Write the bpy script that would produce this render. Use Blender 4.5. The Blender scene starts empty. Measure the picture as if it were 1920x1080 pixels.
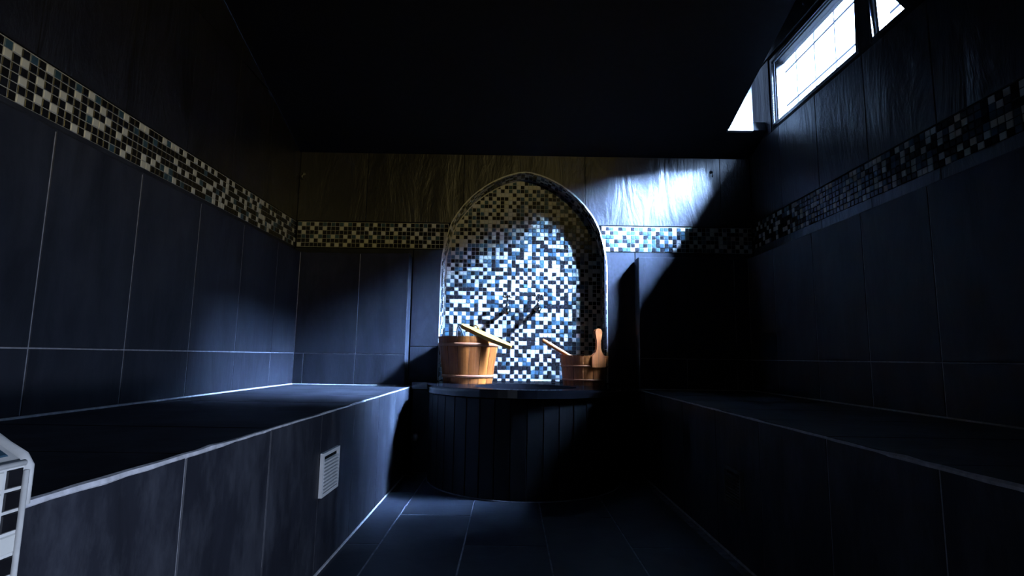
import bpy, bmesh, math, random
from mathutils import Vector, Matrix

random.seed(7)
scene = bpy.context.scene
C = scene.collection

# ------------------------------------------------------------------ camera
cam_data = bpy.data.cameras.new('camera')
cam_data.sensor_fit = 'HORIZONTAL'
cam_data.sensor_width = 36.0
cam_data.lens = 36.0 * 1010.0 / 1920.0
cam_data.clip_start = 0.02
cam = bpy.data.objects.new('camera', cam_data)
C.objects.link(cam)
F, VPX, VPY, ROLL = 1010.0, 955.0, 669.0, 0.0155
cy = Vector(((VPX - 960) / F, (VPY - 540) / F, 1.0)).normalized()      # world Y seen by the lens (right, down, forward)
cx = Vector((1.0, ROLL, 0.0)); cx -= cy * cx.dot(cy); cx.normalize()
cz = cx.cross(cy)
if cz.y > 0:
    cz = -cz
right = Vector((cx.x, cy.x, cz.x)); down = Vector((cx.y, cy.y, cz.y)); fwd = Vector((cx.z, cy.z, cz.z))
M = Matrix((right, -down, -fwd)).transposed().to_4x4()
M.translation = Vector((0, 0, 0.645))
cam.matrix_world = M
scene.camera = cam

# ------------------------------------------------------------------ light and exposure
scene.view_settings.view_transform = 'Standard'
scene.view_settings.look = 'None'
scene.view_settings.exposure = 0.0
scene.view_settings.gamma = 1.0
scene.view_settings.use_curve_mapping = False
scene.cycles.use_denoising = True
scene.cycles.max_bounces = 6
scene.cycles.diffuse_bounces = 1
scene.cycles.sample_clamp_indirect = 4.0

SKY = 32.0
world = bpy.data.worlds.new('overcast_sky')
scene.world = world
world.use_nodes = True
bg = world.node_tree.nodes['Background']
bg.inputs['Color'].default_value = (0.40, 0.60, 1.0, 1)
bg.inputs['Strength'].default_value = SKY


def lamp(name, kind, loc, target, energy, color, **kw):
    d = bpy.data.lights.new(name, kind)
    d.energy = energy
    d.color = color
    for k, v in kw.items():
        setattr(d, k, v)
    o = bpy.data.objects.new(name, d)
    C.objects.link(o)
    o.location = loc
    o.rotation_euler = (Vector(target) - Vector(loc)).to_track_quat('-Z', 'Y').to_euler()
    return o


# hazy sun, standing beyond the added blocker wall and shining down through the two windows
SUN_DIR = Vector((-1.0, 0.46, -0.77))
sun = lamp('hazy_sun', 'SUN', (6, -1, 7), Vector((6, -1, 7)) + SUN_DIR, 2000.0, (0.36, 0.57, 1.0), angle=math.radians(47))

# the room's own warm lamp, on the wall behind the viewer, and an added cool low fill spot
WA = math.radians(41)
lamp('warm_wall_lamp', 'SPOT', (1.36, -1.0, 1.92), (1.36 - math.sin(WA), -1.0 + math.cos(WA), 1.92 + math.tan(math.radians(23))), 104, (1.0, 0.80, 0.30),
     spot_size=math.radians(86), spot_blend=0.45, shadow_soft_size=0.06)
lamp('cool_low_fill', 'SPOT', (0.62, 0.15, 0.34), (-0.56, 0.76, 0.25), 72, (0.62, 0.74, 1.0),
     spot_size=math.radians(80), spot_blend=0.8, shadow_soft_size=0.06)

# window openings in the right wall, drawn in (y, z)
WIN1 = [(2.19, 1.98), (2.95, 1.98), (2.95, 2.385), (2.17, 2.385)]
WIN2 = [(1.875, 1.98), (2.105, 1.98), (2.125, 2.385), (1.99, 2.16)]
for n, (y0, y1) in enumerate(((2.17, 2.95), (1.87, 2.13))):
    d = bpy.data.lights.new('window_portal', 'AREA')
    d.shape = 'RECTANGLE'
    d.size = y1 - y0
    d.size_y = 0.41
    d.cycles.is_portal = True
    o = bpy.data.objects.new('window_portal', d)
    C.objects.link(o)
    o.location = (1.60, (y0 + y1) / 2, 2.1825)
    o.rotation_euler = Vector((-1, 0, 0)).to_track_quat('-Z', 'Z').to_euler()
    mm = Matrix((Vector((0, 1, 0)), Vector((0, 0, 1)), Vector((1, 0, 0)))).transposed().to_4x4()
    mm.translation = o.location
    o.matrix_world = mm


# ------------------------------------------------------------------ materials
def nodes_of(name):
    m = bpy.data.materials.new(name)
    m.use_nodes = True
    nt = m.node_tree
    return m, nt, nt.nodes['Principled BSDF']


def slate(name, c0, c1, rough=0.42, spec=0.4, bump=0.35, stretch=(9, 9, 2.2), scum=0.0, bump_dist=0.01):
    m, nt, b = nodes_of(name)
    N, L = nt.nodes, nt.links
    geo = N.new('ShaderNodeNewGeometry')
    info = N.new('ShaderNodeObjectInfo')
    mp = N.new('ShaderNodeMapping')
    mp.inputs['Scale'].default_value = stretch
    L.new(geo.outputs['Position'], mp.inputs['Vector'])
    off = N.new('ShaderNodeVectorMath'); off.operation = 'SCALE'
    comb = N.new('ShaderNodeCombineXYZ')
    for i in range(3):
        L.new(info.outputs['Random'], comb.inputs[i])
    L.new(comb.outputs[0], off.inputs[0]); off.inputs['Scale'].default_value = 17.0
    L.new(off.outputs[0], mp.inputs['Location'])
    n1 = N.new('ShaderNodeTexNoise'); n1.inputs['Scale'].default_value = 1.0
    n1.inputs['Detail'].default_value = 7; n1.inputs['Roughness'].default_value = 0.62
    n1.inputs['Distortion'].default_value = 0.6
    L.new(mp.outputs[0], n1.inputs['Vector'])
    n2 = N.new('ShaderNodeTexNoise'); n2.inputs['Scale'].default_value = 3.0
    n2.inputs['Detail'].default_value = 4
    L.new(geo.outputs['Position'], n2.inputs['Vector'])
    rp = N.new('ShaderNodeValToRGB')
    rp.color_ramp.elements[0].position = 0.3; rp.color_ramp.elements[0].color = (*c0, 1)
    rp.color_ramp.elements[1].position = 0.72; rp.color_ramp.elements[1].color = (*c1, 1)
    L.new(n1.outputs['Fac'], rp.inputs['Fac'])
    col = rp.outputs['Color']
    if scum > 0:
        r2 = N.new('ShaderNodeValToRGB')
        r2.color_ramp.elements[0].position = 0.46; r2.color_ramp.elements[1].position = 0.8
        r2.color_ramp.elements[0].color = (0, 0, 0, 1); r2.color_ramp.elements[1].color = (scum, scum, scum, 1)
        n3 = N.new('ShaderNodeTexNoise'); n3.inputs['Scale'].default_value = 1.0; n3.inputs['Detail'].default_value = 8
        n3.inputs['Roughness'].default_value = 0.7
        mp3 = N.new('ShaderNodeMapping'); mp3.inputs['Scale'].default_value = (7, 7, 3)
        L.new(geo.outputs['Position'], mp3.inputs['Vector']); L.new(mp3.outputs[0], n3.inputs['Vector'])
        L.new(n3.outputs['Fac'], r2.inputs['Fac'])
        mx = N.new('ShaderNodeMix'); mx.data_type = 'RGBA'
        L.new(r2.outputs['Color'], mx.inputs['Factor'])
        L.new(col, mx.inputs['A']); mx.inputs['B'].default_value = (0.30, 0.32, 0.38, 1)
        col = mx.outputs['Result']
    L.new(col, b.inputs['Base Color'])
    mr = N.new('ShaderNodeMapRange')
    mr.inputs['To Min'].default_value = rough - 0.08; mr.inputs['To Max'].default_value = rough + 0.12
    L.new(n2.outputs['Fac'], mr.inputs['Value']); L.new(mr.outputs[0], b.inputs['Roughness'])
    b.inputs['Specular IOR Level'].default_value = spec
    bp = N.new('ShaderNodeBump'); bp.inputs['Strength'].default_value = bump; bp.inputs['Distance'].default_value = bump_dist
    L.new(n1.outputs['Fac'], bp.inputs['Height']); L.new(bp.outputs[0], b.inputs['Normal'])
    return m


def plain(name, color, rough=0.5, spec=0.5, metal=0.0, noise=0.0, scale=40.0, bump=0.0):
    m, nt, b = nodes_of(name)
    b.inputs['Base Color'].default_value = (*color, 1)
    b.inputs['Roughness'].default_value = rough
    b.inputs['Specular IOR Level'].default_value = spec
    b.inputs['Metallic'].default_value = metal
    if noise or bump:
        N, L = nt.nodes, nt.links
        tc = N.new('ShaderNodeNewGeometry')
        n = N.new('ShaderNodeTexNoise'); n.inputs['Scale'].default_value = scale; n.inputs['Detail'].default_value = 5
        L.new(tc.outputs['Position'], n.inputs['Vector'])
        rp = N.new('ShaderNodeValToRGB')
        rp.color_ramp.elements[0].position = 0.3; rp.color_ramp.elements[1].position = 0.7
        rp.color_ramp.elements[0].color = (*[c * (1 - noise) for c in color], 1)
        rp.color_ramp.elements[1].color = (*[min(1, c * (1 + noise)) for c in color], 1)
        L.new(n.outputs['Fac'], rp.inputs['Fac']); L.new(rp.outputs['Color'], b.inputs['Base Color'])
        if bump:
            bp = N.new('ShaderNodeBump'); bp.inputs['Strength'].default_value = bump; bp.inputs['Distance'].default_value = 0.004
            L.new(n.outputs['Fac'], bp.inputs['Height']); L.new(bp.outputs[0], b.inputs['Normal'])
    return m


def wood(name, c0, c1, rough=0.5):
    m, nt, b = nodes_of(name)
    N, L = nt.nodes, nt.links
    geo = N.new('ShaderNodeNewGeometry'); info = N.new('ShaderNodeObjectInfo')
    mp = N.new('ShaderNodeMapping'); mp.inputs['Scale'].default_value = (60, 60, 5)
    L.new(geo.outputs['Position'], mp.inputs['Vector'])
    n = N.new('ShaderNodeTexNoise'); n.inputs['Scale'].default_value = 1.0; n.inputs['Detail'].default_value = 6
    n.inputs['Distortion'].default_value = 0.8
    L.new(mp.outputs[0], n.inputs['Vector'])
    add = N.new('ShaderNodeMath'); add.operation = 'MULTIPLY_ADD'
    L.new(info.outputs['Random'], add.inputs[0]); add.inputs[1].default_value = 0.45
    L.new(n.outputs['Fac'], add.inputs[2])
    rp = N.new('ShaderNodeValToRGB')
    rp.color_ramp.elements[0].position = 0.4; rp.color_ramp.elements[0].color = (*c0, 1)
    rp.color_ramp.elements[1].position = 0.95; rp.color_ramp.elements[1].color = (*c1, 1)
    L.new(add.outputs[0], rp.inputs['Fac']); L.new(rp.outputs['Color'], b.inputs['Base Color'])
    b.inputs['Roughness'].default_value = rough
    bp = N.new('ShaderNodeBump'); bp.inputs['Strength'].default_value = 0.25; bp.inputs['Distance'].default_value = 0.002
    L.new(n.outputs['Fac'], bp.inputs['Height']); L.new(bp.outputs[0], b.inputs['Normal'])
    return m


MAT = {
    'slate_lower': slate('dark_slate', (0.011, 0.012, 0.017), (0.024, 0.027, 0.037), rough=0.55, spec=0.15, bump=0.3, scum=0.04),
    'slate_bench': slate('scuffed_slate', (0.010, 0.011, 0.016), (0.022, 0.024, 0.034), rough=0.5, spec=0.25, bump=0.25, scum=0.18),
    'slate_upper': slate('black_riven_slate', (0.006, 0.006, 0.009), (0.015, 0.015, 0.021), rough=0.34, spec=0.9, bump=0.6, stretch=(7, 7, 1.6), bump_dist=0.02),
    'slate_ceiling': slate('black_ceiling_slate', (0.010, 0.009, 0.010), (0.022, 0.020, 0.022), rough=0.42, spec=0.4, bump=0.6, stretch=(4, 9, 9)),
    'slate_floor': slate('floor_slate', (0.013, 0.016, 0.024), (0.028, 0.034, 0.050), rough=0.45, spec=0.3, bump=0.22, stretch=(6, 6, 6), scum=0.06),
    'slate_pedestal': slate('black_strip_slate', (0.004, 0.004, 0.005), (0.008, 0.008, 0.010), rough=0.5, spec=0.25, bump=0.2),
    'granite': plain('polished_black_granite', (0.006, 0.006, 0.008), rough=0.12, spec=0.5, noise=0.5, scale=220),
    'grout_floor': plain('dull_floor_grout', (0.22, 0.22, 0.25), rough=0.9, spec=0.1, noise=0.4, scale=30, bump=0.3),
    'grout_edge': plain('worn_pale_grout', (0.46, 0.46, 0.49), rough=0.85, spec=0.2, noise=0.25, scale=60, bump=0.3),
    'grout': plain('pale_grout', (0.26, 0.26, 0.285), rough=0.85, spec=0.2, noise=0.25, scale=60, bump=0.3),
    'grout_white': plain('white_mosaic_grout', (0.50, 0.495, 0.48), rough=0.8, spec=0.2, noise=0.08, scale=90),
    'grout_band': plain('grey_mosaic_grout', (0.34, 0.33, 0.30), rough=0.8, spec=0.2, noise=0.2, scale=90),
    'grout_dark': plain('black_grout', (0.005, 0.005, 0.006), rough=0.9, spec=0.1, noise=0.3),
    'chip_white': plain('white_glass_mosaic', (0.53, 0.525, 0.49), rough=0.28, spec=0.5, noise=0.06, scale=25),
    'chip_black': plain('black_glass_mosaic', (0.008, 0.008, 0.010), rough=0.26, spec=0.4, noise=0.4, scale=30),
    'chip_blue': plain('blue_grey_glass_mosaic', (0.030, 0.065, 0.095), rough=0.28, spec=0.45, noise=0.45, scale=22),
    'chrome': plain('chrome', (0.80, 0.81, 0.83), rough=0.08, metal=1.0),
    'dull_metal': plain('dull_metal', (0.45, 0.45, 0.46), rough=0.35, metal=1.0, noise=0.2, scale=80),
    'white_plastic': plain('white_grille_plastic', (0.78, 0.78, 0.78), rough=0.4, noise=0.05),
    'black_frame': plain('black_window_frame', (0.018, 0.018, 0.02), rough=0.22, spec=0.6, noise=0.2),
    'grey_frame': plain('pale_window_bead', (0.55, 0.55, 0.56), rough=0.35, noise=0.1),
    'wood': wood('honey_bucket_wood', (0.16, 0.033, 0.0025), (0.38, 0.098, 0.009)),
    'wood_pale': wood('pale_wood', (0.30, 0.125, 0.010), (0.46, 0.22, 0.025)),
    'wood_inner': wood('bucket_inside_wood', (0.25, 0.11, 0.035), (0.45, 0.22, 0.08)),
    'hoop': wood('pinkish_hoop_wood', (0.22, 0.065, 0.025), (0.34, 0.12, 0.05)),
    'strap': plain('dark_leather_strap', (0.012, 0.010, 0.012), rough=0.6, noise=0.3),
    'plaster': plain('grey_outdoor_plaster', (0.22, 0.21, 0.20), rough=0.9, noise=0.15, scale=6),
    'white_render': plain('pale_render', (0.10, 0.10, 0.098), rough=0.8, noise=0.05, scale=8),
    'ground': plain('outdoor_paving', (0.12, 0.12, 0.11), rough=0.9, noise=0.2, scale=5),
    'rust': plain('thin_painted_iron', (0.05, 0.045, 0.06), rough=0.6, noise=0.3),
}

glass, nt, pb = nodes_of('window_glass')
nt.nodes.remove(pb)
out = nt.nodes['Material Output']
tr = nt.nodes.new('ShaderNodeBsdfTransparent'); tr.inputs[0].default_value = (0.96, 0.98, 0.98, 1)
gl = nt.nodes.new('ShaderNodeBsdfGlossy'); gl.inputs['Roughness'].default_value = 0.02
mx = nt.nodes.new('ShaderNodeMixShader')
mx.inputs[0].default_value = 0.06; nt.links.new(tr.outputs[0], mx.inputs[1]); nt.links.new(gl.outputs[0], mx.inputs[2])
nt.links.new(mx.outputs[0], out.inputs[0])
MAT['glass'] = glass

# ------------------------------------------------------------------ helpers
WORLD = {}          # object -> world matrix


def link(name, me, parent=None, mw=None):
    o = bpy.data.objects.new(name, me)
    C.objects.link(o)
    mw = Matrix.Identity(4) if mw is None else mw
    if parent is not None:
        o.parent = parent
        o.matrix_local = WORLD[parent].inverted() @ mw
    else:
        o.matrix_world = mw
    WORLD[o] = mw
    return o


def thing(name, label, cat, loc, group=None):
    o = link(name, None, None, Matrix.Translation(loc))
    return tag(o, label, cat, group)


def tag(o, label, cat, group=None):
    o['label'] = label
    o['category'] = cat
    if group:
        o['group'] = group
    return o


def structure(o):
    o['kind'] = 'structure'
    return o


def mesh_from(verts, faces, mats, idx=None, smooth=False):
    me = bpy.data.meshes.new('mesh')
    me.from_pydata([tuple(v) for v in verts], [], faces)
    for m in mats:
        me.materials.append(MAT[m] if isinstance(m, str) else m)
    if idx:
        me.polygons.foreach_set('material_index', idx)
    if smooth:
        me.polygons.foreach_set('use_smooth', [True] * len(me.polygons))
    me.update()
    return me


def from_bm(bm, mats, smooth=False, fix=True):
    if fix:
        bmesh.ops.recalc_face_normals(bm, faces=bm.faces)
    me = bpy.data.meshes.new('mesh')
    bm.to_mesh(me)
    bm.free()
    for m in mats:
        me.materials.append(MAT[m] if isinstance(m, str) else m)
    if smooth:
        me.polygons.foreach_set('use_smooth', [True] * len(me.polygons))
    return me


def bm_box(bm, x0, x1, y0, y1, z0, z1, bevel=0.0):
    vs = [bm.verts.new(p) for p in ((x0, y0, z0), (x1, y0, z0), (x1, y1, z0), (x0, y1, z0),
                                    (x0, y0, z1), (x1, y0, z1), (x1, y1, z1), (x0, y1, z1))]
    fs = [bm.faces.new([vs[i] for i in f]) for f in ((0, 3, 2, 1), (4, 5, 6, 7), (0, 1, 5, 4), (1, 2, 6, 5), (2, 3, 7, 6), (3, 0, 4, 7))]
    if bevel:
        es = list({e for f in fs for e in f.edges})
        bmesh.ops.bevel(bm, geom=es, offset=bevel, segments=2, profile=0.6, affect='EDGES')


def box(name, b, mat, parent=None, bevel=0.0):
    """box given in world coordinates; its origin sits at its centre"""
    x0, x1, y0, y1, z0, z1 = b
    c = Vector(((x0 + x1) / 2, (y0 + y1) / 2, (z0 + z1) / 2))
    bm = bmesh.new()
    bm_box(bm, x0 - c.x, x1 - c.x, y0 - c.y, y1 - c.y, z0 - c.z, z1 - c.z, bevel)
    return link(name, from_bm(bm, [mat]), parent, Matrix.Translation(c))


def prism_bm(bm, pts, frame, t0, t1):
    """extrude a 2-D outline along the frame's normal; frame = (origin, u, v, n)"""
    o, u, v, n = frame
    a = [bm.verts.new(o + u * p[0] + v * p[1] + n * t0) for p in pts]
    b = [bm.verts.new(o + u * p[0] + v * p[1] + n * t1) for p in pts]
    k = len(pts)
    bm.faces.new(a[::-1]); bm.faces.new(b)
    for i in range(k):
        j = (i + 1) % k
        bm.faces.new((a[i], a[j], b[j], b[i]))


def prism(name, pts, frame, t0, t1, mat, parent=None):
    bm = bmesh.new()
    o, u, v, n = frame
    cx_ = sum(p[0] for p in pts) / len(pts); cy_ = sum(p[1] for p in pts) / len(pts)
    c = o + u * cx_ + v * cy_
    prism_bm(bm, [(p[0] - cx_, p[1] - cy_) for p in pts], (Vector((0, 0, 0)), u, v, n), t0, t1)
    return link(name, from_bm(bm, [mat]), parent, Matrix.Translation(c))


TILE_CACHE = {}


def tile_mesh(w, h, t, c, mat):
    key = (round(w, 4), round(h, 4), round(t, 4), round(c, 4), mat)
    if key in TILE_CACHE:
        return TILE_CACHE[key]
    a, b = w / 2, h / 2
    V = [(-a, -b, 0), (a, -b, 0), (a, b, 0), (-a, b, 0),
         (-a, -b, t - c), (a, -b, t - c), (a, b, t - c), (-a, b, t - c),
         (-a + c, -b + c, t), (a - c, -b + c, t), (a - c, b - c, t), (-a + c, b - c, t)]
    Fc = [(0, 3, 2, 1), (8, 9, 10, 11)]
    for i in range(4):
        j = (i + 1) % 4
        Fc.append((i, j, j + 4, i + 4)); Fc.append((i + 4, j + 4, j + 8, i + 8))
    me = mesh_from(V, Fc, [mat])
    TILE_CACHE[key] = me
    return me


def basis(u, v, n, loc):
    m = Matrix((u, v, n)).transposed().to_4x4()
    m.translation = loc
    return m


def tile(name, parent, frame, a0, a1, b0, b1, mat, t=0.008, c=0.0015, joint=0.005, jitter=0.0006):
    """tile covering [a0,a1]x[b0,b1] of the frame, less half a joint all round"""
    o, u, v, n = frame
    w, h = a1 - a0 - joint, b1 - b0 - joint
    loc = o + u * ((a0 + a1) / 2) + v * ((b0 + b1) / 2) + n * random.uniform(-jitter, 0)
    return link(name, tile_mesh(w, h, t, c, mat), parent, basis(u, v, n, loc))


def tube_bm(bm, pts, r, seg=8, cap=True):
    pts = [Vector(p) for p in pts]
    rs = r if isinstance(r, (list, tuple)) else [r] * len(pts)
    prev, ring0 = None, None
    up = None
    for i, p in enumerate(pts):
        d = (pts[min(i + 1, len(pts) - 1)] - pts[max(i - 1, 0)]).normalized()
        if up is None:
            up = d.orthogonal().normalized()
        up = (up - d * up.dot(d)).normalized()
        sd = d.cross(up)
        ring = [bm.verts.new(p + (up * math.cos(a) + sd * math.sin(a)) * rs[i]) for a in [2 * math.pi * k / seg for k in range(seg)]]
        if prev:
            for k in range(seg):
                bm.faces.new((prev[k], prev[(k + 1) % seg], ring[(k + 1) % seg], ring[k]))
        else:
            ring0 = ring
        prev = ring
    if cap:
        bm.faces.new(ring0[::-1]); bm.faces.new(prev)


def lathe_bm(bm, prof, axis_o, axis=Vector((0, 0, 1)), seg=24, a0=0.0, a1=2 * math.pi):
    """revolve (radius, height) about the axis; closed ring when a full turn"""
    axis = Vector(axis).normalized()
    e1 = axis.orthogonal().normalized()
    if abs(axis.z) > 0.99:
        e1 = Vector((1, 0, 0))
    e2 = axis.cross(e1)
    full = abs(a1 - a0 - 2 * math.pi) < 1e-6
    n = seg if full else seg + 1
    rings = []
    for k in range(n):
        a = a0 + (a1 - a0) * k / seg
        d = e1 * math.cos(a) + e2 * math.sin(a)
        rings.append([bm.verts.new(Vector(axis_o) + d * max(r, 1e-5) + axis * h) for r, h in prof])
    for k in range(n if full else n - 1):
        A, B = rings[k], rings[(k + 1) % n]
        for i in range(len(prof) - 1):
            bm.faces.new((A[i], B[i], B[i + 1], A[i + 1]))
    return rings


def boolean(obj, cutter_bm, op='DIFFERENCE'):
    cm = from_bm(cutter_bm, [])
    co = bpy.data.objects.new('cutter', cm)
    C.objects.link(co)
    co.matrix_world = Matrix.Identity(4)
    md = obj.modifiers.new('b', 'BOOLEAN')
    md.object = co; md.operation = op; md.solver = 'EXACT'
    bpy.context.view_layer.update()
    dg = bpy.context.evaluated_depsgraph_get()
    me = bpy.data.meshes.new_from_object(obj.evaluated_get(dg))
    obj.modifiers.clear()
    obj.data = me
    bpy.data.objects.remove(co)


X, Y, Z = Vector((1, 0, 0)), Vector((0, 1, 0)), Vector((0, 0, 1))
XL, XR, YB = -1.325, 1.49, 3.25        # wall faces
K = 0.35                                # slope of the ceiling


def ceil_z(y):
    return 1.89 + K * (YB - y) if y > 0.2 else 1.89 + K * (YB - 0.2)


FR_LEFT = (Vector((XL - 0.008, 0, 0)), Y, Z, X)           # a = y, b = z
FR_RIGHT = (Vector((XR + 0.008, 0, 0)), -Y, Z, -X)        # a = -y
FR_BACK = (Vector((0, YB + 0.008, 0)), X, Z, -Y)          # a = x

# ------------------------------------------------------------------ floor
floor = structure(box('floor', (-1.75, 1.9, -1.6, 3.7, -0.15, -0.0015), 'grout_floor'))
cols = [-0.72, -0.436, -0.147, 0.142, 0.431, 0.72]
FR_FLOOR = (Vector((0, 0, -0.008)), X, Y, Z)
for i in range(5):
    y = 1.95 - 0.70 * 5 - (0.35 if i % 2 else 0.0)
    while y < 3.25:
        y1 = min(y + 0.70, 3.26)
        if y1 > -1.45 and y1 - y > 0.03:
            tile('floor_tile', floor, FR_FLOOR, cols[i], cols[i + 1], max(y, -1.45), y1, 'slate_floor', joint=0.0045)
        y += 0.70

# ------------------------------------------------------------------ arch outline (niche)
HALF = [(1.20, .497), (1.27, .490), (1.36, .470), (1.46, .440), (1.55, .385), (1.63, .315), (1.70, .225), (1.75, .130), (1.775, .05)]
NX, NZ0 = 0.082, 0.495


def arch_points(grow=0.0, z0=NZ0):
    pr = [(NX + w, z) for z, w in HALF]
    pl = [(NX - w, z) for z, w in HALF][::-1]
    pts = [(NX + .497, z0)] + pr + [(NX, 1.782)] + pl + [(NX - .497, z0)]
    # smooth the curved part by a Catmull-Rom pass
    curve = pts[1:-1]
    fine = []
    for i in range(len(curve) - 1):
        p0 = Vector(curve[max(i - 1, 0)]); p1 = Vector(curve[i]); p2 = Vector(curve[i + 1]); p3 = Vector(curve[min(i + 2, len(curve) - 1)])
        for s in range(4):
            t = s / 4
            q = 0.5 * ((2 * p1) + (p2 - p0) * t + (2 * p0 - 5 * p1 + 4 * p2 - p3) * t * t + (3 * p1 - p0 - 3 * p2 + p3) * t ** 3)
            fine.append((q.x, q.y))
    fine.append(curve[-1])
    res = [pts[0]] + fine + [pts[-1]]
    if grow:
        out_ = []
        for i, p in enumerate(res):
            a = Vector(res[max(i - 1, 0)]); b = Vector(res[min(i + 1, len(res) - 1)])
            d = (b - a).normalized()
            nrm = Vector((d.y, -d.x))
            out_.append((p[0] + nrm.x * grow, p[1] + nrm.y * grow))
        res = out_
    return res


# ------------------------------------------------------------------ walls: cores
wall_back = structure(box('wall_back', (-1.75, 1.585, YB + 0.008, YB + 0.45, -0.1, 3.2), 'grout_dark'))
cb = bmesh.new()
FR_B0 = (Vector((0, 0, 0)), X, Z, -Y)
prism_bm(cb, arch_points(0.014, z0=0.40), FR_B0, -(YB + 0.152), -(YB - 0.2))
boolean(wall_back, cb)
wall_left = structure(box('wall_left', (-1.75, XL - 0.008, -1.6, 3.7, -0.1, 3.2), 'grout_dark'))
wall_right = structure(box('wall_right', (XR + 0.008, 1.585, -1.6, 3.26, -0.1, 4.4), 'grout_dark'))
FR_WIN = (Vector((0, 0, 0)), Y, Z, X)
for poly in (WIN1, WIN2):
    cb = bmesh.new()
    prism_bm(cb, poly, FR_WIN, 1.40, 1.75)
    boolean(wall_right, cb)
wall_front = structure(box('wall_front', (-1.75, 1.9, -1.75, -1.45, -0.1, 3.3), 'grout_dark'))

# ------------------------------------------------------------------ walls: slate facing
# left wall above the band, up to the sloping ceiling
edges_l = [-1.44, -1.075, -0.72, -0.365, -0.01, 0.345, 0.70, 1.055, 1.41, 1.76, 2.11, 2.465, 2.835, 3.25]
for a0, a1 in zip(edges_l[:-1], edges_l[1:]):
    if a1 > 0.6:
        for b0, b1 in ((1.455, 2.06), (2.06, 2.68), (2.68, 3.0)):
            za, zb = min(b1, ceil_z(a0)), min(b1, ceil_z(a1))
            if zb - b0 < 0.03:
                if za - b0 < 0.05:
                    continue
                ac = a0 + (za - b0) / K
                ac = min(ac, a1)
                pts = [(a0 + .002, b0 + .002), (ac - .002, b0 + .002), (a0 + .002, za)]
            else:
                pts = [(a0 + .002, b0 + .002), (a1 - .002, b0 + .002), (a1 - .002, zb), (a0 + .002, za)]
            prism('slate_tile', pts, FR_LEFT, 0, 0.008, 'slate_upper', wall_left)
# strip between the backrests and the mosaic, left wall, and the plain wall in front of the bench
tile('slate_tile', wall_left, FR_LEFT, -1.44, 3.245, 1.24, 1.298, 'slate_lower', joint=0.002)
tile('slate_tile', wall_left, FR_LEFT, -1.44, 0.64, 0.0, 1.24, 'slate_lower', joint=0.004)

# right wall facing
edges_r = [-1.44, -1.08, -0.72, -0.36, 0.0, 0.36, 0.72, 1.08, 1.44, 1.80, 2.16, 2.52, 2.88, 3.245]
for a0, a1 in zip(edges_r[:-1], edges_r[1:]):
    tile('slate_tile', wall_right, FR_RIGHT, -a1, -a0, 1.24, 1.322, 'slate_upper', joint=0.002)
    tile('slate_tile', wall_right, FR_RIGHT, -a1, -a0, 1.480, 1.955, 'slate_upper', joint=0.003)
for a0, a1, b0, b1 in ((2.965, 3.245, 1.955, 2.40), (2.47, 3.245, 2.41, 2.74), (1.70, 2.47, 2.41, 2.74),
                       (-1.44, -0.1, 1.955, 2.9), (-0.1, 0.9, 1.955, 2.62), (0.9, 1.40, 1.955, 2.45)):
    tile('slate_tile', wall_right, FR_RIGHT, -a1, -a0, b0, b1, 'slate_upper', joint=0.003)

# back wall facing: below, between the backrests, beside the niche; above the band; the bits round the arch are cut to it
back_tiles = [(-1.325, -0.90, 1.458, 2.04), (-0.90, -0.30, 1.458, 2.04), (-0.30, 0.455, 1.458, 2.04), (0.455, 1.30, 1.458, 2.04), (1.30, 1.486, 1.458, 2.04),
              (1.0, 1.486, 2.04, 2.74), (-0.598, -0.415, 0.49, 0.698), (-0.598, -0.415, 0.698, 1.292), (0.57, 0.76, 0.49, 0.698), (0.57, 0.76, 0.698, 1.292),
              (-1.325, -0.598, 1.24, 1.292), (0.76, 1.486, 1.24, 1.292)]
for a0, a1, b0, b1 in back_tiles:
    up = b0 > 1.3
    t_ = tile('slate_tile', wall_back, FR_BACK, a0, a1, b0, b1, 'slate_upper' if up else 'slate_lower', joint=0.002 if up else 0.004)
    if a0 < 0.57 and a1 > -0.42 and b0 < 1.78:
        t_.data = t_.data.copy()
        cb = bmesh.new()
        prism_bm(cb, arch_points(0.002, z0=0.40), FR_B0, -(YB + 0.152), -(YB - 0.2))
        boolean(t_, cb)

# ------------------------------------------------------------------ mosaic bands
PITCH = 0.0258
CHIP, CT = 0.0228, 0.0036
KINDS = ('chip_white', 'chip_black', 'chip_blue')


def chip_mesh(kind):
    return tile_mesh(CHIP, CHIP, CT, 0.0014, kind)


def pattern(ncol, nrow, p_white, p_blue, seed, given=None):
    rnd = random.Random(seed)
    g = [[None] * ncol for _ in range(nrow)]
    for r in range(nrow):
        for c in range(ncol):
            if given and (r, c) in given:
                g[r][c] = given[(r, c)]
                continue
            pw = p_white
            near = 0
            if c > 0 and g[r][c - 1] == 0: near += 1
            if r > 0 and g[r - 1][c] == 0: near += 1
            pw = pw * (1.45, 0.72, 0.35)[near]
            x = rnd.random()
            g[r][c] = 0 if x < pw else (2 if x < pw + p_blue else 1)
    return g


def chips_joined(name, cells, parent):
    """many chips as one mesh; cells = [(matrix, kind index)]"""
    V, Fc, idx = [], [], []
    base = chip_mesh('chip_white')
    bv = [v.co.copy() for v in base.vertices]; bf = [tuple(p.vertices) for p in base.polygons]
    for m, k in cells:
        n0 = len(V)
        V.extend([m @ v for v in bv])
        Fc.extend([tuple(i + n0 for i in f) for f in bf])
        idx.extend([k] * len(bf))
    o = link(name, mesh_from(V, Fc, list(KINDS), idx), parent)
    o['kind'] = 'stuff'
    return o


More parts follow.
